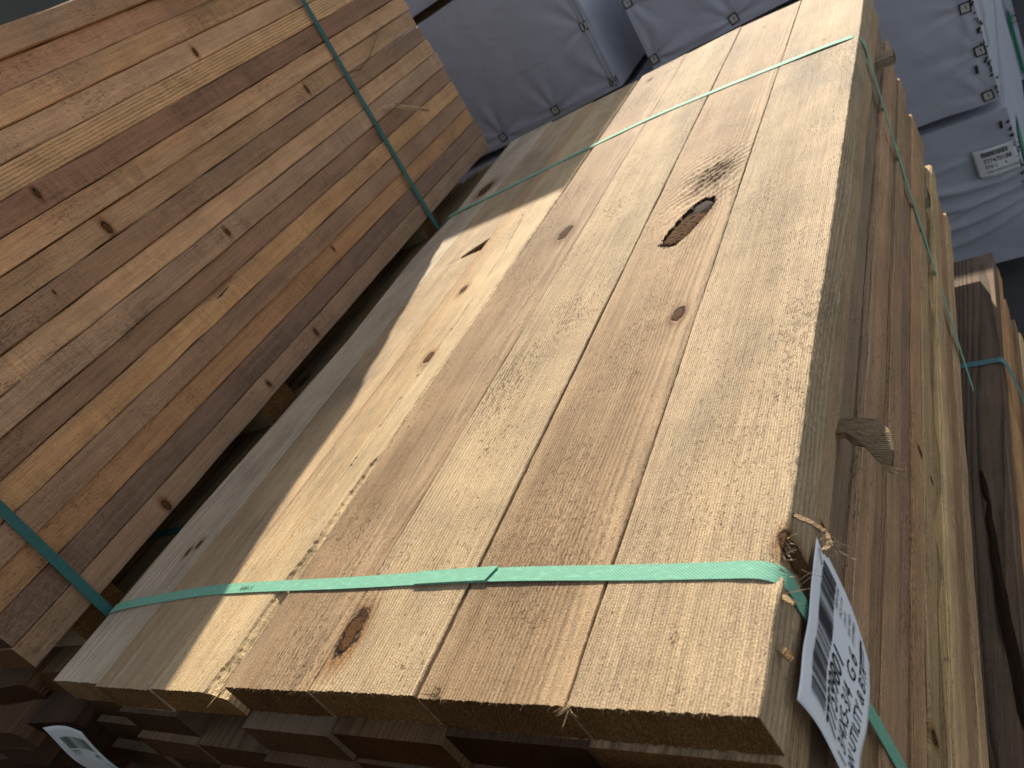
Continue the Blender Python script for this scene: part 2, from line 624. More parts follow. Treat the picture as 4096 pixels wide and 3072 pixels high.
zb = base_z(1)
oA = top_board('board', (-1.017, -1.044), (-.8805, -.8895), -.015, 1.824, 16, 120, zb,
               lambda y: ragged(1)(y) + seg(y, [(0, 0), (.30, 0), (.78, .028), (1.12, .004), (1.35, .028), (1.6, .01), (1.83, 0)]), ragged(2))
wood_props(oA, (0.54, 0.435, 0.31), (0.47, 0.365, 0.25), (-.10, -.3, 300), .35, .9, .35, .3, .25, .8, [(-.949 - oA['_x'], 1.427 + .015, .017), (-.93 - oA['_x'], .22, .004), (-.915 - oA['_x'], .235, .004)])


# B1: the slot of bark and wane at its right edge
def zB1(x, y, a, b):
    z = base_z(2)(x, y, a, b)
    # open slot: deepest at the seam (y about 1.015), narrowing to the left and towards the viewer
    t = (b - x) / 0.058
    if 0 <= t < 1.0:
        cy = 1.014 - .020 * t
        hw = 0.021 * (1 - t) ** 0.8
        d = abs(y - cy)
        if d < hw + .003: z -= 0.042 * (1 - t * .75) * min(1, max(0, (hw + .003 - d) / .004))
    t2 = (b - x) / 0.115
    if 0 <= t2 < 1:
        cy = 1.014 - .035 * t2
        d = abs(y - cy + .006)
        z -= .0035 * math.exp(-(d / .007) ** 2) * (1 - t2)
    return z


def tornB1(x, y):
    t = (-.7365 - x) / 0.11
    return 0 <= t < 1 and abs(y - (1.008 - .035 * t)) < 0.011 * (1 - t) + .002


oB1 = top_board('board', (-.8795, -.8890), (-.7365, -.7395), -.0195, 1.803, 48, 640, zB1, ragged(3), ragged(4, .0003))
wood_props(oB1, (0.5, 0.365, 0.225), (0.43, 0.295, 0.165), (.16, -.25, 260), .3, .8, .5, .25, .35, .9, [(-.80 - oB1['_x'], .33 + .02, .0)])


# B2: splintered wane along its right edge
WV = [(-.02, .026), (.05, .024), (.13, .019), (.22, .015), (.30, .011), (.42, .006), (.60, .0045), (.9, .004), (1.2, .003), (1.8, .003)]


def zB2(x, y, a, b):
    z = base_z(5)(x, y, a, b)
    wv = seg(y, WV) * (1 + .22 * nz1(y, 11, 4) + .12 * nz1(y, 50, 5))
    d = (b - x)
    if d < wv:
        t = 1 - d / wv
        depth = seg(y, [(0, .013), (.2, .010), (.32, .006), (.5, .0035), (1.8, .003)])
        st = .35 * t + .65 * (t + .18 * .6 * nz2(x, y, 420, 5, 3))
        z -= depth * max(0, st) + seg(y, [(.2, .0010), (.4, .0004)]) * nz2(x, y, 600, 7, 8)
    if y < .34 and abs(d - wv) < .0016: z -= .0035
    # hairline crack that wanders down the board
    cx = seg(y, [(.25, -.652), (.45, -.645), (.57, -.640), (.7, -.637), (.914, -.644), (1.05, -.665), (1.2, -.70)])
    if .3 < y < 1.1 and abs(x - cx) < .0016: z -= .0016
    return z


def tornB2(x, y):
    wv = seg(y, WV) * (1 + .22 * nz1(y, 11, 4) + .12 * nz1(y, 50, 5))
    return (-.5895 - x) < wv


oB2 = top_board('board', (-.7360, -.7390), (-.5895, -.5895), -.018, 1.791, 56, 520, zB2, ragged(4.5, .0003), ragged(6, .0012), tornB2)
wood_props(oB2, (0.56, 0.41, 0.235), (0.5, 0.31, 0.15), (-.16, -.18, 250), .45, .9, .15, .2, .3, .9,
           [(-.693 - oB2['_x'], .832, .007), (-.646 - oB2['_x'], .604, .0075)])

oC = top_board('board', (-.5865, -.5875), (-.4434, -.4464), -.011, 1.805, 48, 150,
               lambda x, y, a, b: base_z(7)(x, y, a, b) - .004 * math.exp(-((x - a) / .006) ** 2) * seg(y, [(.6, 0), (1.2, 1), (1.8, 1)]), ragged(7), ragged(8), dz=.0006)
wood_props(oC, (0.4, 0.272, 0.158), (0.335, 0.212, 0.115), (.05, -.06, 330), .45, .7, .25, .3, .75, 1.25,
           [(-.487 - oC['_x'], .905, .011), (-.534 - oC['_x'], 1.732, .006)])

oD = top_board('board', (-.4425, -.4455), (-.2998, -.2980), -.0095, 1.797, 48, 170, base_z(9), ragged(9), ragged(10), dz=.0007)
wood_props(oD, (0.515, 0.378, 0.225), (0.43, 0.3, 0.165), (-.2, -.2, 330), .6, .5, .35, .4, .75, 1.35,
           [(-.429 - oD['_x'], .062, .0125)])


# E: the big loose knot lies in a hollow, with torn ridges behind it
KC, KD = Vector((-.2125, .748)), Vector((.034, .100)).normalized()


def zE(x, y, a, b):
    z = base_z(11)(x, y, a, b)
    p = Vector((x, y)) - KC
    s_, t_ = p.dot(KD), p.x * -KD.y + p.y * KD.x
    m = abs(s_ / .060) ** 3 + abs(t_ / .0230) ** 2.6
    if m < 1.25: z -= .0045 * min(1, max(0, (1.25 - m) / .3))
    # torn, fuzzy ridges
    q = Vector((x + .205, y - .885))
    w = math.exp(-(q.x / .055) ** 2 - (q.y / .085) ** 2)
    if w > .02:
        s2 = q.x * .5 + q.y * -.62
        z += w * (.0018 * math.sin(s2 * 470 + 6 * nz2(x, y, 20, 20, 2)) + .0022 * nz2(x * .9 + y * .5, y, 150, 60, 5) - .0004)
    # swell of grain round the knot
    z += .0012 * math.exp(-(p.length / .09) ** 2)
    q = Vector((x + .17, y - .493))
    z += .0012 * math.exp(-((q.x + .03) / .03) ** 2 - (q.y / .02) ** 2)
    return z


def lineE(x, y):
    p = Vector((x, y)) - KC
    s_, t_ = p.dot(KD), p.x * -KD.y + p.y * KD.x
    m = abs(s_ / .060) ** 3 + abs(t_ / .0230) ** 2.6 + .6 * nz2(x, y, 110, 110, 9)
    return 2 if m < 1.22 else 0


oE = top_board('board', (-.2955, -.2965), (-.1440, -.1478), -.011, 1.792, 60, 560, zE, ragged(11, .0008), ragged(12), lineE, back_skew=-.034, dz=.0)
wood_props(oE, (0.435, 0.298, 0.172), (0.345, 0.222, 0.122), (.08, -.055, 300), .5, .8, .14, .25, .35, 1.1,
           [(-.17 - oE['_x'], .504, .0065), (-.195 - oE['_x'], .772, .0105)])


def zF(x, y, a, b):
    z = base_z(13)(x, y, a, b)
    d = b - x
    z -= .0055 * math.exp(-((y - .100) / .016) ** 2) * max(0, 1 - d / .02) ** 1.3      # corner crushed under the strap
    z -= .0022 * math.exp(-((y - .128) / .010) ** 2) * max(0, 1 - d / .010)            # torn knot beside it
    return z


oF = top_board('board', (-.1425, -.1465), (.0010, .0000), -.011, 1.80, 60, 240, zF, ragged(13), lambda y: ragged(14, .0011)(y) - .003 * math.exp(-((y - .112) / .012) ** 2) - .0045 * max(0, (.02 - y)) * 6)
wood_props(oF, (0.52, 0.383, 0.238), (0.445, 0.315, 0.185), (.42, -.12, 400), .55, .6, .4, .3, .35, 1.25, [(.0 - oF['_x'], .139, .0045)])

# knot plug of the big knot: a lump of bark lying in the hollow, and the grey heel behind it
vs, fs = [], []
n1, n2 = 28, 9
for i in range(n1 + 1):
    f = i / n1
    s_ = -.054 + .082 * f
    hw = .0205 * min(1, (1 - abs(2 * f - 1) ** 4) ** .5 + .12) * (1 + .16 * nz1(f, 9, 2))
    for j in range(n2 + 1):
        g = -1 + 2 * j / n2
        t_ = hw * g
        x, y = KC.x + KD.x * s_ - KD.y * t_, KC.y + KD.y * s_ + KD.x * t_
        h = .0004 - .0028 * abs(g) ** 3 - .003 * abs(2 * f - 1) ** 6 + .0016 * nz2(x, y, 230, 230, 4) + .0014 * nz2(x, y, 90, 70, 6)
        vs.append((x - oE['_x'], y + .011, h))
for i in range(n1):
    for j in range(n2):
        a_ = i * (n2 + 1) + j
        fs.append((a_, a_ + n2 + 1, a_ + n2 + 2, a_ + 1))
mesh_obj('knot', vs, fs, BARK, oE)
vs, fs = [], []
for i in range(11):
    f = i / 10
    s_ = .028 + .030 * f
    hw = .0165 * math.sqrt(max(0.02, 1 - (2 * f - 1) ** 2)) * (1 if f > .5 else .85)
    for j in range(7):
        g = -1 + j / 3
        t_ = hw * g + .001
        x, y = KC.x + KD.x * s_ - KD.y * t_, KC.y + KD.y * s_ + KD.x * t_
        vs.append((x - oE['_x'], y + .011, -.0004 - .0016 * abs(g) ** 3 - .0025 * (1 - f) ** 2))
for i in range(10):
    for j in range(6):
        a_ = i * 7 + j
        fs.append((a_, a_ + 7, a_ + 8, a_ + 1))
mesh_obj('knot', vs, fs, KNOTG, oE)
# dark bark lining the bottom of the hollow
vs = [(KC.x + KD.x * a_ - KD.y * b_ - oE['_x'], KC.y + KD.y * a_ + KD.x * b_ + .011, -.0040) for a_, b_ in ((-.058, -.012), (-.03, -.0222), (.02, -.0220), (.054, -.010), (.054, .010), (.02, .0220), (-.03, .0222), (-.058, .012))]
mesh_obj('bark', vs, [tuple(range(8))], BARKD, oE)

# rows 2..14 of the main bundle ------------------------------------------------
colx = [-.9475, -.8045, -.6595, -.513, -.3665, -.2195, -.0735]
row2 = [-.012, -.026, .030, -.030, -.026, -.018, -.016]
row3 = [-.022, -.036, -.034, -.042, -.030, -.036, -.022]
row4 = [-.035, -.03, -.045, -.040, -.045, -.035, -.03]
SIDE = [(116, 98, 72), (148, 122, 88), (92, 78, 64), (160, 128, 96), (122, 92, 66), (142, 112, 80), (112, 90, 68), (150, 108, 70),
        (150, 114, 76), (112, 88, 66), (186, 152, 108), (164, 124, 82), (136, 98, 64), (176, 142, 98)]
KS = 1.65
side_x = [0, -.0022, -.0075, .0025, -.004, .002, -.0045, .0015, .0022, -.0075, .0055, -.002, -.0035, .003]
for r in range(1, NROW):
    for c in range(7):
        y0 = (row2, row3, row4)[r - 1][c] if r < 4 else random.uniform(-.055, -.01)
        z = -PITCH * r - T / 2
        if c == 6:
            sd = 900 + r
            wn_ = None
            if r == 10: wn_ = lambda f: .002
            if r == 9: wn_ = lambda f: .004
            me = board_mesh(W, T - random.choice((.0006, .0016, .003)), 1.64 - y0, 24, sd, .0007, .0022, wn_)
            o = link('board', me, main, (side_x[r] - W / 2, y0, z))
            col = lin(*[.48 * a_ + .52 * b_ for a_, b_ in zip(SIDE[r], (140, 117, 92))], KS)
            kn = []
            if r == 1: kn = [(random.uniform(-.015, .015), .22, .004)]
            if r == 8: kn = [(.004, .192 - y0, .0115), (-.012, .561 - y0, .006)]
            if r == 7: kn = [(-.01, .57 - y0, .009)]
            if r == 3: kn = [(0, 1.2, .006)]
            wood_props(o, col, tuple(min(.8, a_ * random.uniform(1.1, 1.35)) for a_ in col), (random.uniform(-.05, .05), random.choice((-1, 1)) * random.uniform(.08, .3), random.uniform(280, 400)),
                       random.uniform(.4, .8), random.uniform(.4, .9), random.uniform(.1, .3), .15, .5, 1.1, kn, 1.0)
        else:
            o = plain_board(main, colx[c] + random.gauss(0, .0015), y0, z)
            k_ = .34 if r < 5 else .9  # rows just below the top get a darker colour to imitate shade
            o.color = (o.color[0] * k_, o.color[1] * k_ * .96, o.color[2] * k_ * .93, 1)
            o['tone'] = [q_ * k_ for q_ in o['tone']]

# splinters along the torn edge of B2, hairs on sawn ends and the right arris
sp = []
for i in range(34):
    y = random.choice((random.uniform(-.02, .22), random.uniform(.0, .10)))
    wv = seg(y, WV)
    x = -.5895 - wv * random.uniform(.1, 1.0)
    sp.append(((x - oB2['_x'], y + .018, -.007 - .010 * random.random() * (1 - (-.5895 - x) / wv)), (random.gauss(.05, .06), random.choice((-1, 1)), random.gauss(.06, .05)), random.uniform(.010, .03), random.uniform(.0005, .0013)))
fibres('splinters', sp, TORN, oB2, (.60, .47, .29))
for o, xa, xb, yf in ((oC, -.586, -.444, -.011), (oD, -.4425, -.3085, -.003), (oE, -.2935, -.146, -.011), (oF, -.1425, .001, -.011)):
    sp = []
    for i in range(70):
        x = random.uniform(xa, xb)
        sp.append(((x - o['_x'], .0005, random.uniform(-.003, .0006)), (random.gauss(0, .7), -1, random.gauss(-.2, .5)), random.uniform(.0012, .0045), random.uniform(.00012, .0003)))
    if o is oF:
        for i in range(26):
            sp.append(((-.142 - o['_x'] + random.uniform(-.002, .004), random.uniform(-.001, .004), -.0005), (random.gauss(-.2, .5), -1, random.gauss(0, .6)), random.uniform(.004, .014), random.uniform(.0002, .0005)))
        for i in range(230):
            y = random.uniform(0, 1.75) ** 1.15
            sp.append(((.0003 - o['_x'], y, random.uniform(-.004, .0005)), (1, random.gauss(-.1, .7), random.gauss(.1, .5)), random.uniform(.001, .0036), random.uniform(.00012, .0003)))
        for i in range(20):
            y = random.gauss(.128, .010)
            sp.append(((-.001 - o['_x'], y + .011, random.uniform(-.009, -.001)), (1, random.gauss(-.2, .6), random.gauss(-.2, .7)), random.uniform(.003, .011), random.uniform(.0003, .0008)))
    if o is oE:
        for i in range(14):
            sp.append(((-.288 - o['_x'] + random.uniform(0, .02), random.uniform(.0, .012), .0003), (random.gauss(.3, .5), random.gauss(-.3, .6), .5), random.uniform(.004, .012), random.uniform(.0003, .0006)))
    fibres('splinters', sp, TORN, o, (.42, .30, .18))
# loose chips lying on the tops
for o, spots in ((oE, [(-.215, .075), (-.195, .062), (-.20, .40)]), (oF, [(-.07, .05), (-.03, .30), (-.06, 1.35)]), (oD, [(-.33, .02), (-.38, .30)])):
    sp = []
    for (x, y) in spots:
        for k in range(3):
            sp.append(((x - o['_x'] + random.gauss(0, .004), y + .011 + random.gauss(0, .004), .0016), (random.gauss(0, 1), random.gauss(0, 1), .15), random.uniform(.003, .009), random.uniform(.0003, .0006)))
    fibres('chips', sp, TORN, o, (.26, .15, .08))


def strip(name, pts, widths, thick, mat, parent, up_=(0, 0, 1), props=None, across=True):
    """a tapering torn strip of wood through pts"""
    vs, fs = [], []
    P = [Vector(p) for p in pts]
    for i, p in enumerate(P):
        t = (P[min(i + 1, len(P) - 1)] - P[max(i - 1, 0)]).normalized()
        sd = t.cross(Vector(up_)).normalized()
        n = sd.cross(t).normalized()
        w = widths[i] / 2
        j = [random.uniform(.75, 1.25) for _ in range(4)]
        vs += [p - sd * w * j[0] - n * thick / 2, p + sd * w * j[1] - n * thick / 2, p + sd * w * j[2] + n * thick / 2, p - sd * w * j[3] + n * thick / 2]
    for i in range(len(P) - 1):
        for k in range(4):
            a_, b_ = 4 * i + k, 4 * i + (k + 1) % 4
            fs.append((a_, b_, b_ + 4, a_ + 4))
    e = 4 * (len(P) - 1)
    fs += [(3, 2, 1, 0), (e, e + 1, e + 2, e + 3)]
    if across:                                     # grain runs along the bundle's x
        o = mesh_obj(name, [(-v.y, v.x, v.z) for v in vs], fs, mat, parent, (0, 0, 0), (0, 0, -pi / 2))
    else:
        o = mesh_obj(name, vs, fs, mat, parent)
    wood_props(o, *(props or ((.30, .21, .12),)))
    return o


# curled strips of torn wood on the right side, near the tag
strip('splinter', [(-.002, .158, -.004), (.008, .152, -.005), (.017, .146, -.005), (.025, .140, -.008), (.030, .136, -.013)], [.003, .0045, .004, .004, .002], .0010, TORN, main, (0, .3, 1), ((.20, .135, .075),))
strip('splinter', [(.019, .144, -.006), (.021, .136, -.012), (.022, .127, -.018)], [.004, .003, .001], .001, TORN, main, (0, .3, 1))
strip('splinter', [(.027, .138, -.009), (.028, .130, -.012), (.024, .127, -.013), (.026, .122, -.016)], [.004, .005, .004, .001], .001, TORN, main, (0, .4, 1))
strip('splinter', [(.0, .083, -.006), (.005, .080, -.007), (.009, .077, -.009)], [.004, .004, .002], .0015, TORN, main, (0, .2, 1))
strip('splinter', [(.001, .044, -.010), (.005, .042, -.012), (.009, .039, -.016)], [.005, .006, .004], .002, TORN, main, (0, .4, 1), ((.30, .20, .11),))
sp = []
for i in range(22):
    q = random.choice(((.027, .136, -.011), (.030, .132, -.016), (.004, .118, -.026), (.001, .10, -.012), (.002, .086, -.01)))
    sp.append((tuple(a_ + random.gauss(0, .003) for a_ in q), (random.gauss(.6, .5), random.gauss(-.4, .8), random.gauss(-.3, .6)), random.uniform(.006, .02), random.uniform(.0002, .0005)))
fibres('splinters', sp, TORN, main, (.40, .27, .15))

# stickers: thin laths laid across between the rows, their ends standing out of the right side
LV, LF = box(.30, .040, .016, .001)


def lath(x1, y, z, h=.016, w=.040, col=(.46, .36, .24), rz=0.0, n='lath'):
    v, f = box(.30, h, w, .001)                    # grain along the lath
    v = [(a_, b_, c_) for a_, b_, c_ in v]
    o = mesh_obj(n, [(b_, a_, c_) for a_, b_, c_ in [(p[0], p[2], p[1]) for p in v]], [tuple(reversed(q)) for q in f], WOOD, main, (x1 - .15, y, z), (0, 0, -pi / 2 + rz))
    wood_props(o, col, gc=.6)
    return o


lath(.027, 1.425, -.105, .018, .036)
lath(.008, 1.400, -.405, .026, .046, (.40, .33, .24))
lath(-.002, .372, -.403, .036, .044, (.40, .31, .21))
# the broken, splintered lath
strip('broken_lath', [(-.05, .345, -.083), (.008, .338, -.085), (.022, .33, -.086), (.030, .320, -.090), (.036, .308, -.098), (.039, .298, -.104)], [.032, .032, .032, .026, .016, .004], .006, TORN, main, (-.1, .25, 1), ((.27, .185, .105), (.32, .23, .14), (0, -.2, 500), .9, .6, .1))
sp = []
for i in range(34):
    a_ = random.random()
    q = (.016 + .022 * a_, .345 - .055 * a_ + random.choice((-.016, .016, .0)) * (1.1 - a_), -.083 - .022 * a_ + random.uniform(-.003, .005))
    sp.append((q, (1, -.6 + random.gauss(0, .35), random.gauss(-.25, .35)), random.uniform(.005, .014), random.uniform(.0003, .0008)))
fibres('splinters', sp, TORN, main, (.48, .35, .20))

# bearers under the bundle
for y in (.13, .62, 1.12, 1.5):
    v, f = box(.089, .96, .078, .002)
    o = mesh_obj('bearer', v, f, WOOD, main, (-.540, y, -.6235 - .039), (0, 0, pi / 2))
    wood_props(o, (.36, .26, .16))

# straps of the main bundle
zt = .0006
ys = [(-1.021, .103), (-.90, .117), (-.745, .1245), (-.485, .1175), (-.27, .1135), (-.105, .105), (-.040, .102)]
path = [(-1.0245, .103, -.69), (-1.0245, .103, -.30), (-1.0238, .103, -.012), (-1.018, .104, zt)]
wd = [(0, 1, 0)] * 4
for x, y in ys[1:]:
    path.append((x, y, zt + (.0012 if -.5 < x < -.2 else 0))); wd.append((0, 1, 0))
path += [(-.016, .1005, .0006), (-.004, .0995, -.0035), (.0022, .0985, -.012), (.0028, .0975, -.030), (.0030, .105, -.16), (.0030, .105, -.30), (.0060, .107, -.69)]
wd += [(0, 1, 0)] * 4 + [(0, 1, 0), (0, 1, 0), (0, 1, 0)]
st = ribbon('strap', path, .0158, .0009, STRAP, main, wd, 8)
# the welded overlap: a second layer with a slanted cut end
ov = ribbon('strap_joint', [(-.372, .1157, zt + .0028), (-.33, .1150, zt + .0030), (-.272, .1140, zt + .0030)], .0158, .0009, STRAP, st, None, 4)
me = ov.data
for v in me.vertices:
    if v.co.x > -.276:
        v.co.x += (v.co.y - .114) * .55
sp = [((-.300 + random.uniform(-.006, .014), .1062, .0018), (random.gauss(0, 1), -1, 0), .0018, .0008) for _ in range(9)]
vs, fs = [], []
for k in range(9):
    cx, cy, cz, rr_ = -.302 + .0036 * k + random.uniform(-.001, .001), .1062, .0024, random.uniform(.0009, .0015)
    b = len(vs)
    for (p, q, w_) in ((1, 0, 0), (-1, 0, 0), (0, 1, 0), (0, -1, 0), (0, 0, 1), (0, 0, -1)):
        vs.append((cx + p * rr_ * 1.5, cy + q * rr_, cz + w_ * rr_))
    for f in ((0, 2, 4), (2, 1, 4), (1, 3, 4), (3, 0, 4), (2, 0, 5), (1, 2, 5), (3, 1, 5), (0, 3, 5)):
        fs.append(tuple(b + i for i in f))
mesh_obj('weld_bead', vs, fs, STRAP, st)
ang = math.atan2(.0035, .06)


def on_strap(u, v):
    x = -.698 + u
    y = seg(x, ys) + v
    return (x, y, zt + .0019)


text_mesh('print', 'AAR-11', .0100, lambda u, v: on_strap(u * .92 + v * .25, v - .0036), INKG, st)

pb = [(-1.035, 1.33, -.69), (-1.031, 1.33, -.012), (-1.024, 1.33, .0009), (-.85, 1.343, .0009), (-.70, 1.355, .0008), (-.45, 1.366, .0018), (-.28, 1.347, .0008), (-.15, 1.321, .0008),
      (-.012, 1.286, .0008), (.0012, 1.285, -.010), (.0025, 1.281, -.05), (.0030, 1.225, -.23), (.0050, 1.17, -.43), (.0070, 1.10, -.69)]
ribbon('strap', pb, .0158, .0009, STRAP, main, None, 6)

# ================================================================== LEFT UPPER BUNDLE (shaded wall of board edges)
LRZ = math.atan2(.0625, 1.84)
left = thing('lumber_bundle', 'shaded brown bundle standing higher on the left, two dark green straps down its side', 'lumber bundle', (-1.0555, -.007, TOP + .017), LRZ)
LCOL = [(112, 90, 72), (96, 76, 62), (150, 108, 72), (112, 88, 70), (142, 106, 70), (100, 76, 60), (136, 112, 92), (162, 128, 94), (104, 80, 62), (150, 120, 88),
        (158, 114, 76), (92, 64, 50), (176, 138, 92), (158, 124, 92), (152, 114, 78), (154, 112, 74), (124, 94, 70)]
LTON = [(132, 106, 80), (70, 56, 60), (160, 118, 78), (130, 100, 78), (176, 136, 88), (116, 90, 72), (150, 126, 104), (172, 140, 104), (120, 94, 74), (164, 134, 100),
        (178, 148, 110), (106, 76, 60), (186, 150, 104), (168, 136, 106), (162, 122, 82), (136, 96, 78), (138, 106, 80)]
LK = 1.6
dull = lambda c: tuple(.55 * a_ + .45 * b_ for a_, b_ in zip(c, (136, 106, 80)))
lx = [random.gauss(0, .0024) for _ in range(17)]
for r in range(17):
    y0 = random.uniform(-.004, .010)
    for c in range(7):
        z = PITCH * r + T / 2
        if c == 0:
            yf = 0.002 if r > 0 else 0.0
            Lb = 1.832 + (random.uniform(-.004, .012))
            if r == 0: Lb = 1.83
            wn_ = None
            if r == 4: wn_ = lambda f: .020 * max(0, 1 - abs(f - .37) / .045) + .004
            if r == 8: wn_ = lambda f: .003
            me = board_mesh(W, T - random.choice((.0003, .0006, .0014)), Lb, 30, 500 + r, .0008, .0020, wn_)
            if r == 16:                                    # the top board is bowed outward towards its far end
                for v in me.vertices:
                    v.co.x += seg(v.co.y, [(0, 0), (1.0, .0), (1.18, .050), (1.27, .060), (1.36, .052), (1.48, .030), (1.62, .004), (1.85, 0)])
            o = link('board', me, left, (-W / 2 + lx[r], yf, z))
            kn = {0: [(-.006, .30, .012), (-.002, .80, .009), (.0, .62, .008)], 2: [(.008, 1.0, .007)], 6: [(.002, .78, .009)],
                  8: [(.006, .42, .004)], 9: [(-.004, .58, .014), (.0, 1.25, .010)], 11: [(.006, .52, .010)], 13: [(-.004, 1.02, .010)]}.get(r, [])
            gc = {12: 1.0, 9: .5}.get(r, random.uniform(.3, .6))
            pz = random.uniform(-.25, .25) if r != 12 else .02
            wood_props(o, lin(*dull(LCOL[r]), LK * (1 + .022 * r)), lin(*dull(LTON[r]), LK * (1 + .022 * r)), (random.uniform(-.05, .05), math.copysign(.12 + abs(pz), pz) if r != 12 else -.12, 230 if r == 12 else random.uniform(300, 420)), gc * .8, .6, .25, random.uniform(.7, 1.6), .5, 1.1, [(a_, b_, c_ * .8) for a_, b_, c_ in kn], 1.0)  # colour lightens row by row upward, imitating more sky light near the top
        else:
            plain_board(left, -W / 2 - c * (W + .0012) + random.gauss(0, .001), y0 + random.uniform(-.004, .012), z)
# bearers between the two left bundles
for y in (.113, .62, 1.375):
    v, f = box(.086, 1.02, .046, .0015)
    o = mesh_obj('bearer', v, f, WOOD, left, (-.525, y, -.0235), (0, 0, pi / 2))
    wood_props(o, (.34, .235, .135), gc=1.0, pith=(.0, -.08, 330))
for ya, yb_ in ((.116, .155), (1.365, 1.435)):
    ribbon('strap', [(.0080, ya - .003, -.048), (.0076, ya, .0), (.0072, (ya + yb_) / 2, .36), (.0078, yb_, .757), (-.008, yb_, .7655), (-.6, yb_, .766), (-1.02, yb_, .764)], .0158, .0009, STRAP_D, left,
           [(0, 1, 0)] * 7, 5)
# the lath that sticks out of the left stack, snapped downward
strip('broken_lath', [(-.06, 1.45, .285), (.006, 1.462, .283), (.030, 1.475, .276), (.034, 1.490, .262), (.040, 1.535, .235), (.044, 1.575, .212)], [.012, .012, .012, .012, .013, .009], .008, TORN, left, (.6, 0, 1), ((.50, .37, .24), (.54, .42, .28), (0, -.2, 400), .4))
strip('splinter', [(.0, 1.43, .40), (.006, 1.47, .392), (.004, 1.54, .405), (.006, 1.66, .452)], [.002, .003, .003, .001], .0015, TORN, left, (1, 0, 0), ((.5, .4, .28),))
strip('splinter', [(.002, 1.455, .396), (.012, 1.462, .385), (.016, 1.468, .375)], [.003, .003, .001], .001, TORN, left, (1, 0, .2), ((.5, .4, .28),))
sp = []
for i in range(60):
    sp.append(((.0005, .485 + random.gauss(0, .02), .268 + random.gauss(0, .004)), (1, random.gauss(-.3, .9), random.gauss(-.2, .5)), random.uniform(.004, .013), random.uniform(.0003, .0007)))
fibres('splinters', sp, TORN, left, (.30, .22, .15))
# bark scrap in the wane pocket of row 5
mesh_obj('bark', [(-.004, .60, .190), (-.008, .74, .192), (-.006, .76, .205), (-.002, .70, .211), (-.003, .62, .207)], [(0, 1, 2, 3, 4)], BARKD, left)

# ================================================================== LEFT LOWER BUNDLE
low = thing('lumber_bundle', 'dark bundle of ragged board ends at the lower left, under the left stack', 'lumber bundle', (-1.052, 0, TOP - .030), math.radians(1.6))
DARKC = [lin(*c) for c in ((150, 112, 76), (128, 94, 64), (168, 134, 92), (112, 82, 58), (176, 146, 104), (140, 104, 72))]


def rough_mesh(seed):
    """a board with waney corners and a crooked saw cut"""
    r = np.random.default_rng(seed)
    x, z = W / 2, T / 2
    cs = [(-x, -z), (x, -z), (x, z), (-x, z)]
    pr = []
    for i, (a, b) in enumerate(cs):
        ch = float(r.choice([.0015, .003, .010, .018])) * (1.0 if i > 1 else .6)
        sx, sz = -np.sign(a), -np.sign(b)
        p, q = (a + sx * ch * 1.6, b), (a, b + sz * ch)
        m = (a + sx * ch * .5, b + sz * ch * .32)
        pr += [p, m, q] if i in (1, 3) else [q, m, p]
    pr = pr[::1]
    vs, fs = [], []
    n, ns = len(pr), 6
    sk = r.normal(0, .05, 2)
    for i in range(ns + 1):
        y = 1.8 * i / ns
        for a, b in pr:
            yy = y + (sk[0] * a + sk[1] * b) if i == 0 else y
            vs.append((a * (1 + r.normal(0, .006)), yy, b + r.normal(0, .0008)))
    for i in range(ns):
        for k in range(n):
            q = (k + 1) % n
            fs.append((i * n + k, (i + 1) * n + k, (i + 1) * n + q, i * n + q))
    fs.append(tuple(range(n)))
    fs.append(tuple(ns * n + k for k in range(n - 1, -1, -1)))
    me = bpy.data.meshes.new('board')
    me.from_pydata(vs, [], fs)
    me.materials.append(WOOD)
    return me


RMESH = [rough_mesh(700 + i) for i in range(12)]
for r in range(14):
    for c in range(7):
        y0 = random.uniform(-.05, .02) if r > 0 else random.uniform(-.02, -.004)
        if r in (1, 2) and c in (0, 1): y0 = (-.035, -.06, .05, -.02)[(r - 1) * 2 + c]
        me = random.choice(RMESH)
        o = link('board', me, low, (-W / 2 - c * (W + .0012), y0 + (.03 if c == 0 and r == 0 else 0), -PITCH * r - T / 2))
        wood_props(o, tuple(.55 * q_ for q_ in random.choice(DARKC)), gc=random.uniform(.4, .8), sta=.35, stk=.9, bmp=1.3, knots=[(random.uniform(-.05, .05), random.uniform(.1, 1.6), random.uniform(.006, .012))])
for y in (.13, .9, 1.5):
    v, f = box(.089, 1.06, .078, .002)
    o = mesh_obj('bearer', v, f, WOOD, low, (-.515, y, -.6235 - .039), (0, 0, pi / 2))
    wood_props(o, (.30, .22, .14))
for y in (.30, 1.40):
    ribbon('strap', [(.0015, y, -.66), (.0015, y, -.012), (-.006, y, .0006), (-.5, y, .0006), (-1.018, y, .0006), (-1.026, y, -.012), (-1.026, y, -.66)], .0158, .0009, STRAP_D, low, None, 4)

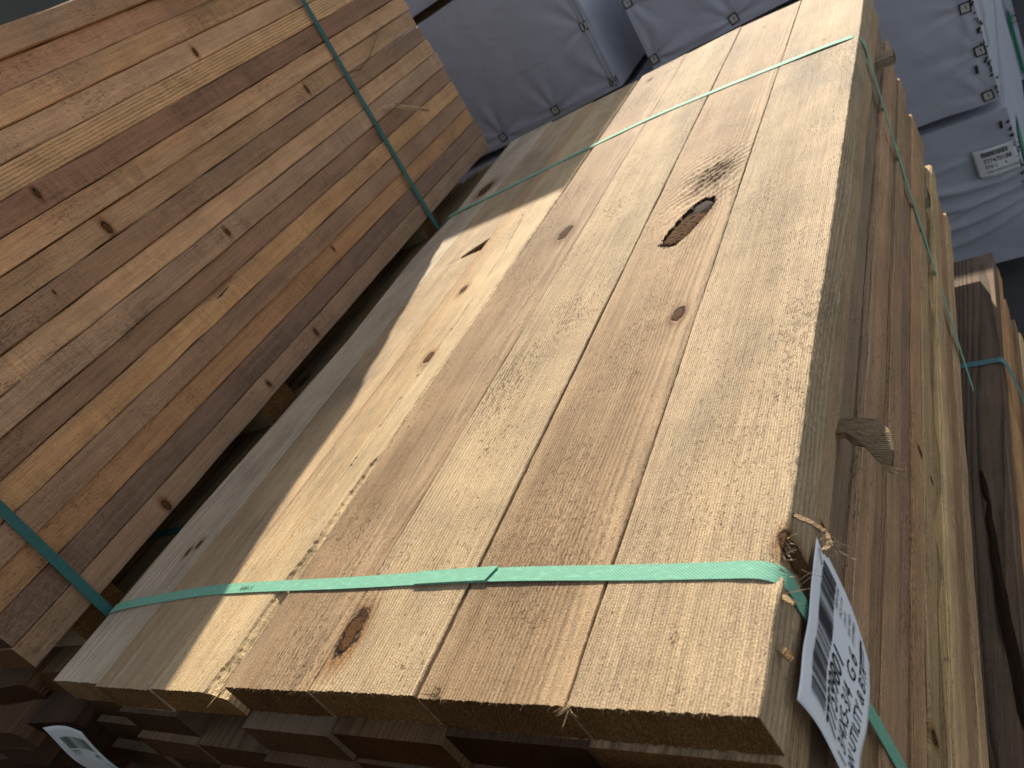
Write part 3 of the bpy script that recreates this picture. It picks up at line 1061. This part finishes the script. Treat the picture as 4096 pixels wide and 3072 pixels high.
# ================================================================== BUNDLE UNDER THE MAIN ONE
under = thing('lumber_bundle', 'dark brown bundle beneath the right edge of the sunlit one, with a bark scar', 'lumber bundle', (.022, -.178, TOP - .702), math.radians(-1.55))
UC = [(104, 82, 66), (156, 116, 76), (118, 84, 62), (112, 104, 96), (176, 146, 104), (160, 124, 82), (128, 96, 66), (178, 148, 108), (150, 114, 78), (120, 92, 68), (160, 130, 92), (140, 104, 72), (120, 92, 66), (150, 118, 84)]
for r in range(14):
    for c in range(7):
        z = -PITCH * r - T / 2
        if c == 0:
            L_ = 1.795 - (.0 if r < 2 else .04 + .02 * r * random.random())
            me = board_mesh(W, T - .0004, L_, 16, 1300 + r, .0006, .0016, (lambda f: .006) if r in (2, 4) else None)
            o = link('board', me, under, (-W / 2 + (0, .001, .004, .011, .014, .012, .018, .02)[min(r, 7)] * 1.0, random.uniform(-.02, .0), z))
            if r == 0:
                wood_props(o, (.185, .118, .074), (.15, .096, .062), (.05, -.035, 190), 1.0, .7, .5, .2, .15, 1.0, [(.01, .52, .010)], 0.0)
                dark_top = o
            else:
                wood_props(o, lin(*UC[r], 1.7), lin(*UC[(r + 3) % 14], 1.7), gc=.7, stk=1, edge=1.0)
        else:
            plain_board(under, -W / 2 - c * (W + .0012), random.uniform(-.03, .01), z)
# bark scar: a long dark inclusion that runs out to the board's right edge
vs, fs = [], []
sc = [(1.06, -.044, .007), (1.03, -.041, .015), (1.00, -.038, .013), (.985, -.034, .008), (.95, -.036, .014), (.91, -.033, .019), (.87, -.032, .022), (.83, -.028, .017), (.79, -.024, .022), (.75, -.021, .020), (.70, -.016, .024), (.65, -.011, .022), (.60, -.007, .016), (.56, -.003, .006)]
for y, x, w in sc:
    j = random.uniform(.7, 1.3)
    w *= .75
    vs += [(x - w * j * .5, y, .0006), (x, y + .004, .0016 * random.random() + .001), (min(-.0005, x + w * .5), y, .0006)]
for i in range(len(sc) - 1):
    for k in range(2):
        fs.append((3 * i + k, 3 * i + k + 1, 3 * i + k + 4, 3 * i + k + 3))
mesh_obj('bark', vs, fs, BARKD, under)
ribbon('strap', [(-.70, 1.385, .0006), (-.02, 1.372, .0006), (.0, 1.370, .0004), (.006, 1.366, -.008), (.018, 1.33, -.06), (.026, 1.28, -.16), (.034, 1.14, -.45), (.036, 1.06, -.66)], .0158, .0009, STRAP_B, under, None, 5)
ribbon('strap', [(-.70, .32, .0006), (-.02, .32, .0006), (.002, .32, -.006), (.02, .31, -.10), (.034, .29, -.45), (.036, .28, -.66)], .0158, .0009, STRAP_B, under, None, 5)
for y in (.3, .9, 1.5):
    v, f = box(.089, 1.06, .27, .002)
    v, f = box(.089, 1.06, .089, .002)
    for k in range(4):
        pass
    o = mesh_obj('bearer', v, f, WOOD, under, (-.515, y, -.6235 - .0445), (0, 0, pi / 2))
    wood_props(o, (.30, .22, .14))
# pallets of rough cribbing that carry the two low bundles off the ground
for nm, (cx, cy, zt_), lb in (('cribbing', (-.50, .72, TOP - .702 - .713), 'grey timber cribbing on the ground beneath the dark strapped bundle'), ('cribbing', (-1.58, .9, TOP - .03 - .702), 'grey timber cribbing on the ground beneath the ragged lower left bundle')):
    cr = thing(nm, lb, 'timber blocks', (cx, cy, 0), 0, 'timber cribbing under the bundles')
    n = max(1, int(round(zt_ / .11)))
    h = zt_ / n
    for k in range(n):
        for q in (-1, 0, 1):
            if k % 2 == 0:
                v, f = box(.11, 1.0, h - .001, .003)
                o = mesh_obj('block', v, f, WOOD, cr, (0, q * .6, h * (k + .5)), (0, 0, pi / 2))
            else:
                v, f = box(.11, 1.4, h - .001, .003)
                o = mesh_obj('block', v, f, WOOD, cr, (q * .42, 0, h * (k + .5)))
            wood_props(o, (.26, .21, .16), sta=.8)


# ================================================================== WRAPPED BUNDLES BEHIND
def wrapped(label, x0, x1, y0, depth, z0, z1, rz=0.0, fast=(), group='white wrapped lumber bundles stacked behind', mat=WRAP, seed=0, fold=False, amp=1.0, folds=()):
    """origin at the front right bottom corner; fast: fastener positions (x, z) on the front in world space"""
    w, h = x1 - x0, z1 - z0
    t = thing('wrapped_bundle', label, 'wrapped bundle', (x1, y0, z0), rz, group)
    F = [(x - x1, z - z0) for x, z in fast]

    def disp(x, z):
        d = .005 * mnoise.noise(Vector((x * 3.0, seed, z * 3.2))) + .0035 * mnoise.noise(Vector((x * 9, seed + 4, z * 8)))
        for i, (fx, fz) in enumerate(F):
            dx, dz = x - fx, z - fz
            rr = math.hypot(dx, dz)
            th = math.atan2(dz, dx)
            k = math.exp(-(rr / .17) ** 1.3)
            d += amp * .0075 * k * min(1, rr / .04) * (math.cos(th * 7 + i * 1.7) * .6 + math.cos(th * 11 + i) * .4 + .2) - .007 * math.exp(-(rr / .035) ** 2)
        for (fx, fz, ang_, ln, wd_, hh) in folds:
            dx, dz = x - (fx - x1), z - (fz - z0)
            a_, b_ = dx * math.cos(ang_) + dz * math.sin(ang_), -dx * math.sin(ang_) + dz * math.cos(ang_)
            if -.02 < a_ < ln: d += hh * math.exp(-((b_ - .03 * math.sin(a_ * 7)) / (wd_ * (.5 + a_))) ** 2) * min(1, (a_ + .02) / .08) * min(1, (ln - a_) / .1)
        return d

    vs, fs = [], []

    def grid(fn, nu, nv, flip=False):
        b = len(vs)
        for j in range(nv + 1):
            for i in range(nu + 1):
                vs.append(fn(i / nu, j / nv))
        for j in range(nv):
            for i in range(nu):
                a_ = b + j * (nu + 1) + i
                f = (a_, a_ + 1, a_ + nu + 2, a_ + nu + 1)
                fs.append(tuple(reversed(f)) if flip else f)
    rc = .012

    def front(u, v):
        x, z = -w + w * u, h * v
        e = min(u * w, (1 - u) * w, v * h, (1 - v) * h)
        k = min(1, e / .03)
        hem = .006 * mnoise.noise(Vector((x * 7, seed + 9, 0))) * (1 - v) ** 6
        return (x, -disp(x, z) * k + rc * max(0, 1 - e / rc) ** 2 * 0 - 0.0, z + (hem if v == 0 else 0))
    grid(front, 96, 60)
    sidef = lambda u, v: (.004 * mnoise.noise(Vector((u * 14, seed + 2, v * 3))) * min(1, u * 8) * min(1, v * 6, (1 - v) * 6), depth * u, h * v)
    grid(sidef, 40, 16)
    grid(lambda u, v: (-w, depth * (1 - u), h * v), 4, 3)
    grid(lambda u, v: (-w * u, depth, h * v), 4, 3)
    grid(lambda u, v: (-w + w * u, depth * v, h), 6, 4)
    grid(lambda u, v: (-w + w * u, depth * (1 - v), 0), 6, 4)
    mesh_obj('wrap', vs, fs, mat, t, smooth=False)
    t.children[0].data.polygons.foreach_set('use_smooth', [True] * len(t.children[0].data.polygons))
    for i, (fx, fz) in enumerate(F):
        v1, f1 = box(.036, .002, .038)  # rim colour stands for dirt and the shadow gap round the plate
        v2, f2 = box(.026, .005, .028, .002)
        rv = random.uniform(-.18, .18)
        o = mesh_obj('fastener', v1 + v2, f1 + [tuple(a_ + len(v1) for a_ in q) for q in f2], [GRIME, PLATE], t, (fx, -.0045 - (.0 if True else 0), fz), (0, rv, 0), midx=[0] * len(f1) + [1] * len(f2))
        mesh_obj('staple', *box(.0035, .0015, .012), GRIME, o, (.003, -.0032, .002))
    if fold:
        for xx in (-.012, -.030):
            mesh_obj('fold', *box(.007, .006, h * .98, .002), mat, t, (xx, -.004, h / 2))
    for yy in (.25, depth / 2, depth - .3):
        v, f = box(.089, w * .94, .036, .002)
        o = mesh_obj('bearer', v, f, WOOD, t, (-w / 2, yy, -.0185), (0, 0, pi / 2))
        wood_props(o, (.26, .20, .13))
    return t


Z = lambda z: TOP + z
Y0 = 3.0
G2 = Z(-1.6)
w1 = wrapped('grey white wrapped bundle beside the left stack, with a double fold down its corner', -2.27, -1.13, Y0, 1.9, Z(-.24), Z(.415), 0,
             [(-1.772, Z(-.2)), (-1.463, Z(-.202)), (-1.154, Z(-.206)), (-1.160, Z(.051))], seed=1, fold=True)
w0 = wrapped('wrapped bundle topmost behind the left stack, only its lower corner in the frame', -2.20, -1.06, Y0, 1.9, Z(.452), Z(1.075), 0, [(-1.10, Z(.50)), (-1.6, Z(.50))], seed=2)
wrapped('wrapped bundle in the middle of the pile behind the left stack, hidden low', -2.27, -1.13, Y0, 1.9, Z(-.93), Z(-.278), 0, [], seed=3)
wrapped('lowest wrapped bundle of the pile behind the left stack, hidden', -2.27, -1.13, Y0, 1.9, Z(-1.62), Z(-.968), 0, [], seed=4)
w2 = wrapped('grey white wrapped bundle behind the far end of the sunlit boards, topmost in its pile', -.975, .155, Y0, 1.83, Z(-.24), Z(.15), 0,
             [(-.954, Z(-.203)), (-.954, Z(.043)), (-.606, Z(-.205)), (-.2, Z(-.2))], seed=5)
w3 = wrapped('dusty white wrapped bundle at the upper right, three fasteners down its right edge', -.99, .140, Y0, 1.9, Z(-.905), Z(-.277), math.radians(-2.6),
             [(.112, Z(-.539)), (.120, Z(-.705)), (.106, Z(-.878))], seed=6, amp=.7, folds=[(-.10, Z(-.66), .15, .16, .05, .006)])
w4 = wrapped('creased white wrapped bundle at the right carrying a barcode tag, lowest in its pile', -.99, .150, Y0, 1.9, Z(-1.60), Z(-.945), math.radians(-2.2), [], seed=7,
             folds=[(.14, Z(-1.22), pi - .12, .5, .020, .016), (.14, Z(-1.27), pi + .0, .55, .018, .014), (.14, Z(-1.32), pi + .12, .6, .020, .017), (.14, Z(-1.36), pi + .26, .6, .024, .014), (.10, Z(-1.22), pi + .35, .45, .016, .010), (.0, Z(-1.1), pi - .05, .3, .016, .008)])
w5 = wrapped('white wrapped bundle with a green stripe, farther back at the right edge', -.86, .268, 5.0, 1.9, Z(-1.66), Z(-1.02), 0, [(.255, Z(-1.3))], seed=8)
w6 = wrapped('plain white wrapped bundle stacked on the green striped one at the far right', -.86, .262, 5.0, 1.9, Z(-.98), Z(-.34), 0, [], seed=9)
w7 = wrapped('grey white wrapped bundle farthest back at the right edge', -.4, .80, 7.3, 1.9, Z(-1.66), Z(-1.0), 0, [(.30, Z(-1.5))], seed=10)
w8 = wrapped('grey white wrapped bundle on top of the farthest pile at the right edge', -.4, .80, 7.3, 1.9, Z(-.96), Z(-.30), 0, [], seed=11)
for k, (za, zb_) in enumerate(((-1.62, -.90), (-.86, .10), (.14, .90), (.94, 1.72))):
    wrapped('black wrapped bundle beyond the left stack, %s in its pile' % ('lowest', 'second from the ground', 'third from the ground', 'topmost')[k], -3.55, -2.38, -.15, 2.30, Z(za), Z(zb_), 0, [], 'black wrapped bundles beyond the left stack', WRAPB, seed=20 + k)
for k, (za, zb_) in enumerate(((-1.62, -.90), (-.86, .10), (.14, 1.0))):
    wrapped('black wrapped bundle in the rear left pile, %s' % ('lowest', 'in the middle', 'topmost')[k], -3.9, -2.75, 2.25, 1.95, Z(za), Z(zb_), 0, [], 'black wrapped bundles beyond the left stack', WRAPB, seed=30 + k)

for k, (za, zb_) in enumerate(((-1.62, -.90), (-.86, -.14), (-.10, .62))):  # unseen piles added to block sky light and darken the near board ends
    for q, (xa, xb) in enumerate(((-2.6, -1.45), (-1.38, -.22), (-.16, 1.0))):
        wrapped('added sky-blocking black bundle across the aisle, %s, %s' % (('lowest', 'in the middle', 'topmost')[k], ('left pile', 'centre pile', 'right pile')[q]), xa, xb, -3.4, 1.9, Z(za), Z(zb_), 0, [], 'added black bundles across the aisle, blocking sky light', WRAPB, seed=40 + 3 * k + q)

# print on the wraps
d5 = Z(-1.02) - Z(-1.66)
mesh_obj('green_stripe', [(-.036, -.0075, .06), (-.020, -.0075, .02), (-.020, -.0075, .40), (-.030, -.0075, .43), (-.040, -.0075, .36)], [(0, 1, 2, 3, 4)], GREEN, w5)
r3 = random.Random(5)
vs, fs = [], []
for k in range(9):
    y = .75 + .085 * k
    for p in ((.0046, y, .20), (.0046, y + .028, .20), (.0046, y + .11, .34), (.0046, y + .082, .34)): vs.append(p)
    fs.append((4 * k, 4 * k + 1, 4 * k + 2, 4 * k + 3))
mesh_obj('hatch_print', vs, fs, INK, w3)
vs, fs = [], []
for k in range(7):
    y, z = .12 + .16 * k, .16 + .05 * k
    for p in ((.0046, y, z), (.0046, y + .03, z), (.0046, y + .24, z + .26), (.0046, y + .21, z + .26)): vs.append(p)
    fs.append((4 * k, 4 * k + 1, 4 * k + 2, 4 * k + 3))
mesh_obj('line_print', vs, fs, GREEN, w3)
mesh_obj('green_stripe', [(.0046, .10, .30), (.0046, .30, .28), (.0046, .42, .44), (.0046, .16, .46)], [(0, 1, 2, 3)], GREEN, w4)
for wb, spots in ((w3, [(-.045, .139)]), (w4, [(-.030, .597)])):
    for x, z in spots:
        mesh_obj('dark_mark', *box(.010, .0015, .030), GRIME, wb, (x, -.0105, z), (0, .06, 0))
# grime where the corner edges have scuffed
for wb, ln in ((w3, .6), (w4, .6)):
    sp = []
    vs, fs = [], []
    for k in range(46):
        z = random.uniform(.02, ln)
        a_, b_ = random.uniform(.002, .007), random.uniform(.004, .018)
        x = random.gauss(-.004, .004)
        b = len(vs)
        vs += [(x - a_, -.0085, z), (x + a_ * .6, -.0085, z + b_ * .2), (x + a_, -.0085, z + b_), (x - a_ * .5, -.0085, z + b_ * .8)]
        fs.append((b, b + 1, b + 2, b + 3))
    g_ = mesh_obj('grime', vs, fs, GRIME, wb)
    g_['kind'] = 'stuff'


# ================================================================== TAGS
def paper(name, fn, nu, nv, mat, label, cat, th=.0002):
    t = thing(name, label, cat, fn(.5, .5))
    o_ = Vector(fn(.5, .5))
    g = lambda u, v, k=0.0: tuple(Vector(fn(u, v, k)) - o_)
    vs, fs = [], []
    for j in range(nv + 1):
        for i in range(nu + 1):
            vs.append(g(i / nu, j / nv))
    for j in range(nv):
        for i in range(nu):
            a_ = j * (nu + 1) + i
            fs.append((a_, a_ + nu + 1, a_ + nu + 2, a_ + 1))
    p = mesh_obj('paper', vs, fs, mat, t, smooth=True)
    m = p.modifiers.new('thickness', 'SOLIDIFY')
    m.thickness = th
    m.offset = -1
    return t, g


# big tag on the right side of the main bundle: u along +Y (text direction), v downward
def tag_main(u, v, k=0.0):
    c = [(.0105, .0175, -.0275), (.0040, .1690, -.0455), (.0105, .0180, -.1480), (.0105, .1320, -.1615)]
    q = [(1 - v) * ((1 - u) * c[0][i] + u * c[1][i]) + v * ((1 - u) * c[2][i] + u * c[3][i]) for i in range(3)]
    pin = math.exp(-((1 - u) ** 2 + v ** 2) * 7)
    w = 1 - pin
    x = q[0] + w * (.0010 * math.sin(u * 9.5 + .5 + v * 1.5) + .0008 * math.sin(v * 5 + u * 4) + .0004 * math.sin(u * 17 - v * 6))
    y = q[1] + .003 * math.sin(v * 6.0) * (1 - u) + .045 * math.exp(-((1 - u) / .3) ** 2) * v * (1 - v)
    z = q[2] + .0028 * math.sin(u * 9 + .4) * (1 - v) * w
    return (x + k, y, Z(z))


t1, g1 = paper('paper_tag', tag_main, 36, 32, PAPER, 'large white barcode tag stapled by one corner to the sunlit bundle', 'paper tag')
H1 = .146 / .1475
K_ = .0007
quads('barcode', bars(.12, .93, .13, .36, 44, 3), lambda u, v: g1(u, v, K_), INK, t1, 6)
quads('scratch', [(.103, .14, .106, .36)], lambda u, v: g1(u, v, K_), INK, t1, 6)


def tagtext(body, size, u0, v0, g, parent, ratio=1.0, sq=1.0, mat=INK, k=K_, slant=0.0, bold=0.0):
    text_mesh('print', body, size, lambda a_, b_: g(u0 + a_ * sq + slant * b_, v0 - b_ / ratio, k), mat, parent, bold=bold)


tagtext('777599801', .25, .09, .565, g1, t1, H1, .46, bold=.001)
tagtext('1 3/4X5-3/4  G 6', .20, .05, .745, g1, t1, H1, .50)
tagtext('R/W UTILITY & BTR', .165, .045, .905, g1, t1, H1, .535)
for i, tx in enumerate(('FBM 599', 'PCS 119', '1161S', 'WC RED', '777599801')):
    tagtext(tx, .058, .79, .42 + .072 * i, g1, t1, H1, .60)
quads('scratch', [(.05, .835, .14, .855)], lambda u, v: g1(u, v, K_ * 1.4), INK, t1, 1)
quads('logo', [(.80, .80, .95, .825), (.80, .84, .93, .848), (.80, .858, .93, .866)], lambda u, v: g1(u, v, K_), INK, t1, 1)
mesh_obj('staple', *box(.0008, .013, .0008), STEEL, t1, g1(.90, .07, .0012), (.7, 0, 0))


# tag on the wrapped bundle at the right
def tag_far(u, v, k=0.0):
    x = .003 + .140 * u + .004 * v
    z = -1.072 - .118 * v - .010 * u
    y = Y0 - .014 - .006 * math.sin(u * 5) - .012 * (1 - u) * v + .0055 * 0 + (.150 - x) * .036
    return (x, y - k, Z(z))


t2, g2 = paper('paper_tag', tag_far, 14, 10, PAPERD, 'dusty white barcode tag on the creased wrapped bundle at the right', 'paper tag')
quads('barcode', bars(.20, .84, .10, .27, 13, 5, (.55, .75)), lambda u, v: g2(u, v, .0012), INK, t2, 1)
tagtext('777470188', .19, .21, .50, g2, t2, .85, .78, k=.0012, bold=.003)
tagtext('8X8 G      6', .15, .22, .68, g2, t2, .85, .70, k=.0012)
tagtext('RSSDP APPEARANCE GRADE', .105, .22, .85, g2, t2, .85, .62, k=.0012)


# tag on the ragged ends at the lower left
def tag_low(u, v, k=0.0):
    x = -1.069 + .160 * u - .030 * v * (1 - .3 * u) + .006 * math.sin(v * 6) * (1 - u)
    z = -.052 + .0155 * u - .125 * v
    y = -.060 + .006 * math.sin(u * 3.1 + .4) - .006 * math.sin(v * 3)
    return (x, y - k, Z(z))


t3, g3 = paper('paper_tag', tag_low, 16, 14, PAPERD, 'creased white tag stapled to the dark board ends in the lower left corner', 'paper tag')
quads('barcode', bars(.16, .80, .17, .38, 15, 8), lambda u, v: g3(u, v, .0009), INKG, t3, 4)
tagtext('777', .14, .15, .52, g3, t3, .9, .8, INKG, .0009)
tagtext('49', .17, .62, .56, g3, t3, .9, .9, INK, .0009, .2)
tagtext('G 6', .15, .62, .76, g3, t3, .9, .9, INK, .0009, .2)
tagtext('B', .16, .66, .96, g3, t3, .9, .9, INK, .0009, .2)


# curled tag edge low on the front ends, cut by the frame
def tag_front(u, v, k=0.0):
    x = -.172 + .140 * u
    z = -.0445 - .07 * v - .008 * abs(math.sin(u * 5.2 + .35)) ** 2 * 0 - .010 * (math.cos(u * 9.0) * .5 + .5)
    y = -.040 - .010 * math.sin(v * 2.6) - .004 * math.cos(u * 9)
    return (x, y - k, Z(z))


t4, g4 = paper('paper_tag', tag_front, 24, 6, PAPER, 'curled white paper edge on the board ends at the very bottom of the frame', 'paper tag')
